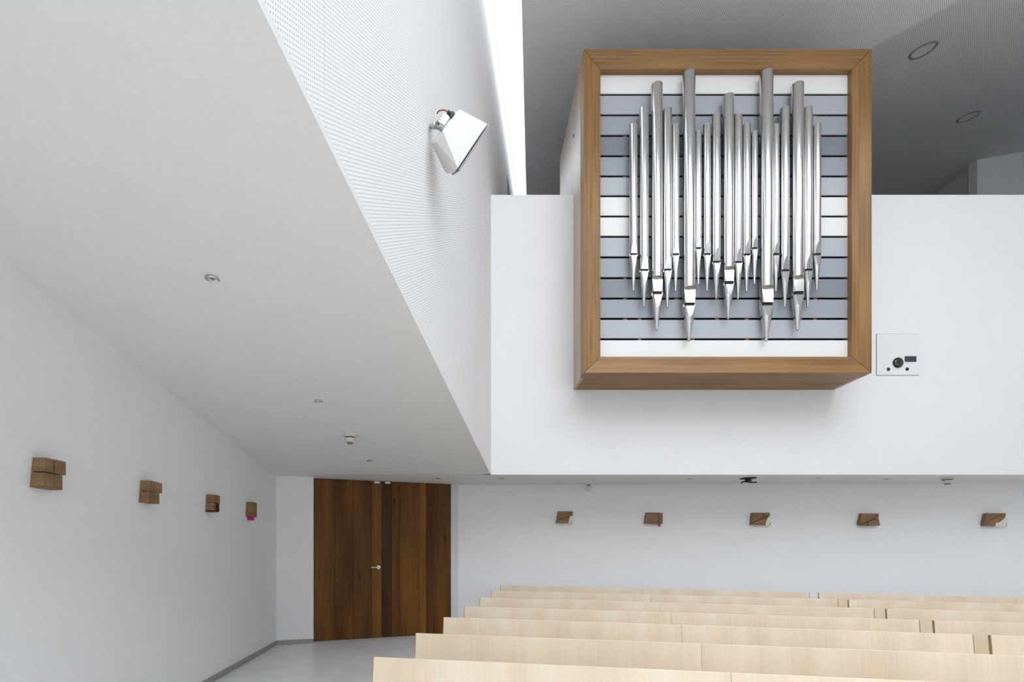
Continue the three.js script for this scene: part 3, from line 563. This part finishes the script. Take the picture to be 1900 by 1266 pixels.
{ // reliefs on the aisle wall: blocks standing out from the wall; a = along the wall to the back, p = proud of the wall
  const yaw = Math.atan2(0.0274, 1);
  const col = (px, p) => { // distance along the aisle of a photo column on a plane p in front of the wall
    let d = 4; for (let i = 0; i < 30; i++) d = (xLeft(d) + p) / ((px - CX) / F); return d; };
  const K = 0.73, lean = (g, near) => { if (near) { g.computeBoundingBox(); const m = (g.boundingBox.min.x + g.boundingBox.max.x) / 2, q = g.attributes.position; for (let i = 0; i < q.count; i++) if (q.getX(i) < m) q.setX(i, q.getX(i) + 0.12 * q.getY(i)); } return g; };
  const make = (label, px0, yMid, blocks) => {
    const d0 = col(px0, 0), y0 = (CY - yMid) / F * d0;
    const g = thing('wall_relief', label, 'relief', V(xLeft(d0), y0, d0), 'stations along the aisle wall');
    g.rotation.y = Math.PI / 2 - yaw * -1;                     // local x runs to the back, z stands out from the wall
    for (const [nm, a0, a1, b0, b1, p, m] of blocks)
      mesh(nm, metreUV(lean(new RoundedBoxGeometry((a1 - a0) * K - 0.002, b1 - b0 - 0.002, p, 1, 0.002).translate((a0 + a1) / 2 * K, (b0 + b1) / 2, p / 2), a0 === 0), 0, [rnd(), rnd()]), m === 'r' ? M.darkRed : m === 'm' ? M.magenta : M.block[m], g);
    return g;
  };
  const B = 'wood_block';
  make('large relief of four wooden blocks, upper outer block proudest, on the aisle wall', 57, 876, [[B, 0, 0.105, 0.003, 0.092, 0.078, 0], [B, 0.112, 0.225, 0.003, 0.092, 0.088, 1], [B, 0, 0.108, -0.095, -0.001, 0.08, 1], [B, 0.109, 0.2, -0.095, -0.001, 0.08, 0]]);
  make('relief of four even wooden blocks with an overhanging upper row', 258.5, 911.5, [[B, 0, 0.118, 0.002, 0.09, 0.078, 2], [B, 0.12, 0.255, 0.002, 0.09, 0.078, 0], [B, 0, 0.11, -0.093, -0.001, 0.078, 1], [B, 0.112, 0.2, -0.093, -0.001, 0.078, 2]]);
  make('wooden block relief with a dark red corner piece', 381.5, 933, [[B, 0, 0.105, 0.004, 0.088, 0.08, 0], [B, 0.107, 0.2, 0.004, 0.088, 0.08, 1], [B, 0, 0.06, -0.08, 0.002, 0.08, 2], ['red_piece', 0.06, 0.15, -0.092, 0.002, 0.084, 'r'], ['red_piece', 0.0, 0.06, -0.096, -0.082, 0.07, 'r'], [B, 0.152, 0.2, -0.08, 0.002, 0.075, 2]]);
  make('single wooden block relief with a small magenta cube below', 456, 945, [[B, 0, 0.19, -0.09, 0.09, 0.082, 1], ['magenta_cube', 0.06, 0.125, -0.135, -0.091, 0.07, 'm']]);
}

// ---------------------------------------------------------------- ceiling fittings
function aisleAt(px, py) { // photo pixel onto the sloping aisle ceiling or the soffit
  const ry = (CY - py) / F; let d = (SOFFIT + 0.137 * 7.15) / (ry + 0.137); if (d > 7.15) d = SOFFIT / ry;
  return [(px - CX) / F * d, yAisle(d), d];
}
const tilt = Math.atan(0.137);
function fitting(name, label, cat, px, py, group) {
  const [x, y, d] = aisleAt(px, py), g = thing(name, label, cat, V(x, y, d), group);
  if (d < 7.15) g.rotation.x = tilt; return g;
}
const lathe = (pts, n = 32) => new THREE.LatheGeometry(pts.map((p) => new THREE.Vector2(...p)), n);
function downlight(px, py, r, label, group) {
  const g = fitting('downlight', label, 'light', px, py, group);
  mesh('trim_ring', lathe([[r * 0.72, 0.0], [r * 0.74, -0.006], [r * 0.86, -0.009], [r * 0.98, -0.006], [r, 0.001]]), M.steel, g);
  mesh('reflector', lathe([[0, -0.001], [r * 0.4, -0.0012], [r * 0.73, -0.004]]), M.lampGlass, g);
  mesh('lamp', lathe([[0, -0.008], [r * 0.26, -0.007], [r * 0.32, -0.001]], 20), M.grey, g);
}
downlight(394, 517, 0.042, 'round recessed downlight on the sloping aisle ceiling, farthest from the doors', 'aisle ceiling downlights');
downlight(591, 745, 0.042, 'round recessed downlight on the sloping aisle ceiling, between the other two', 'aisle ceiling downlights');
downlight(687, 855.5, 0.042, 'round recessed downlight on the sloping aisle ceiling, close above the doors', 'aisle ceiling downlights');
downlight(814, 887.5, 0.042, 'recessed downlight in the soffit above the right door leaf', 'soffit downlights');
downlight(931, 888, 0.045, 'recessed downlight in the soffit by the gallery corner', 'soffit downlights');
downlight(1278.5, 888.5, 0.048, 'recessed downlight in the soffit beside the black ceiling mount', 'soffit downlights');
downlight(1519, 887.3, 0.038, 'small recessed downlight in the soffit above the all-wood relief', 'soffit downlights');
downlight(1645, 888.5, 0.05, 'recessed downlight in the soffit next to the smoke detector', 'soffit downlights');
function detector(px, py, r, label) {
  const g = fitting('smoke_detector', label, 'detector', px, py);
  g.rotation.x = 0;
  mesh('base_ring', lathe([[r, 0.012], [r, -0.024], [r * 0.9, -0.03], [0, -0.03]]), M.plastic, g);
  mesh('vent_ring', lathe([[r * 0.8, -0.028], [r * 0.8, -0.044], [0, -0.044]]), M.dark, g);
  mesh('dome', lathe([[r * 0.88, -0.042], [r * 0.84, -0.064], [r * 0.66, -0.088], [0, -0.09]]), M.plastic, g);
  mesh('sensor_cap', lathe([[r * 0.56, -0.086], [r * 0.5, -0.102], [0, -0.106]]), M.grey, g);
}
detector(649.5, 806.5, 0.062, 'white domed smoke detector on the sloping aisle ceiling');
detector(1758, 886.5, 0.075, 'white smoke detector under the soffit near the back wall');
{ // black ceiling mount
  const g = fitting('ceiling_mount', 'black swivel mount with a curved arm under the soffit', 'mount', 1388, 887.5);
  mesh('plate', lathe([[0.11, 0.002], [0.115, -0.008], [0.03, -0.014], [0, -0.014]]), M.black, g);
  mesh('stem', lathe([[0.055, -0.01], [0.04, -0.03], [0.03, -0.06], [0, -0.06]]), M.black, g);
  mesh('pin', new THREE.CylinderGeometry(0.008, 0.008, 0.05, 12).translate(0.045, -0.035, 0), M.grey, g);
  mesh('arm', new THREE.TubeGeometry(new THREE.CatmullRomCurve3([[-0.125, -0.078, 0.03], [-0.09, -0.058, 0.02], [-0.03, -0.053, 0], [0.04, -0.062, 0], [0.125, -0.06, 0]].map((p) => new THREE.Vector3(...p))), 24, 0.009, 10).scale(1, 1, 1.6), M.black, g);
}
{ // motion sensor high on the back wall
  const x = (1092 - CX) / F * 8.25, d = zBack(x);
  const g = thing('motion_sensor', 'small white motion sensor high on the back wall under the soffit', 'sensor', PX(1092, 913, d));
  mesh('housing', rbox(0.068, 0.085, 0.045, 0.012, 0, 0.055, 0.022), M.plastic, g);
  mesh('sensor_lens', new THREE.SphereGeometry(0.024, 20, 12).scale(1, 0.9, 0.5).translate(0.006, 0.036, 0.044), M.white, g);
  mesh('top_gap', box(0.05, 0.006, 0.04, 0, 0.1, 0.02), M.dark, g);
}
// two flush discs in the gallery ceiling
for (const [px, py, label] of [[1714, 92, 'flush round disc in the dark gallery ceiling nearer the ridge'], [1797, 216.5, 'flush round disc in the dark gallery ceiling nearer the wall corner']]) {
  const p = onC2(px, py), g = thing('ceiling_disc', label, 'ceiling disc', V(p.x, p.y, p.z), 'gallery ceiling discs');
  g.quaternion.setFromUnitVectors(new THREE.Vector3(0, 1, 0), new THREE.Vector3(c2n.x, c2n.y, -c2n.z).multiplyScalar(Math.sign(c2n.y)));
  mesh('rim', lathe([[0.138, -0.002], [0.14, -0.012], [0.163, -0.012], [0.168, 0.001]]), M.base, g);
  mesh('face', lathe([[0, -0.004], [0.139, -0.004]]), M.board, g);
}
shade(scene);
renderer.render(scene, camera);
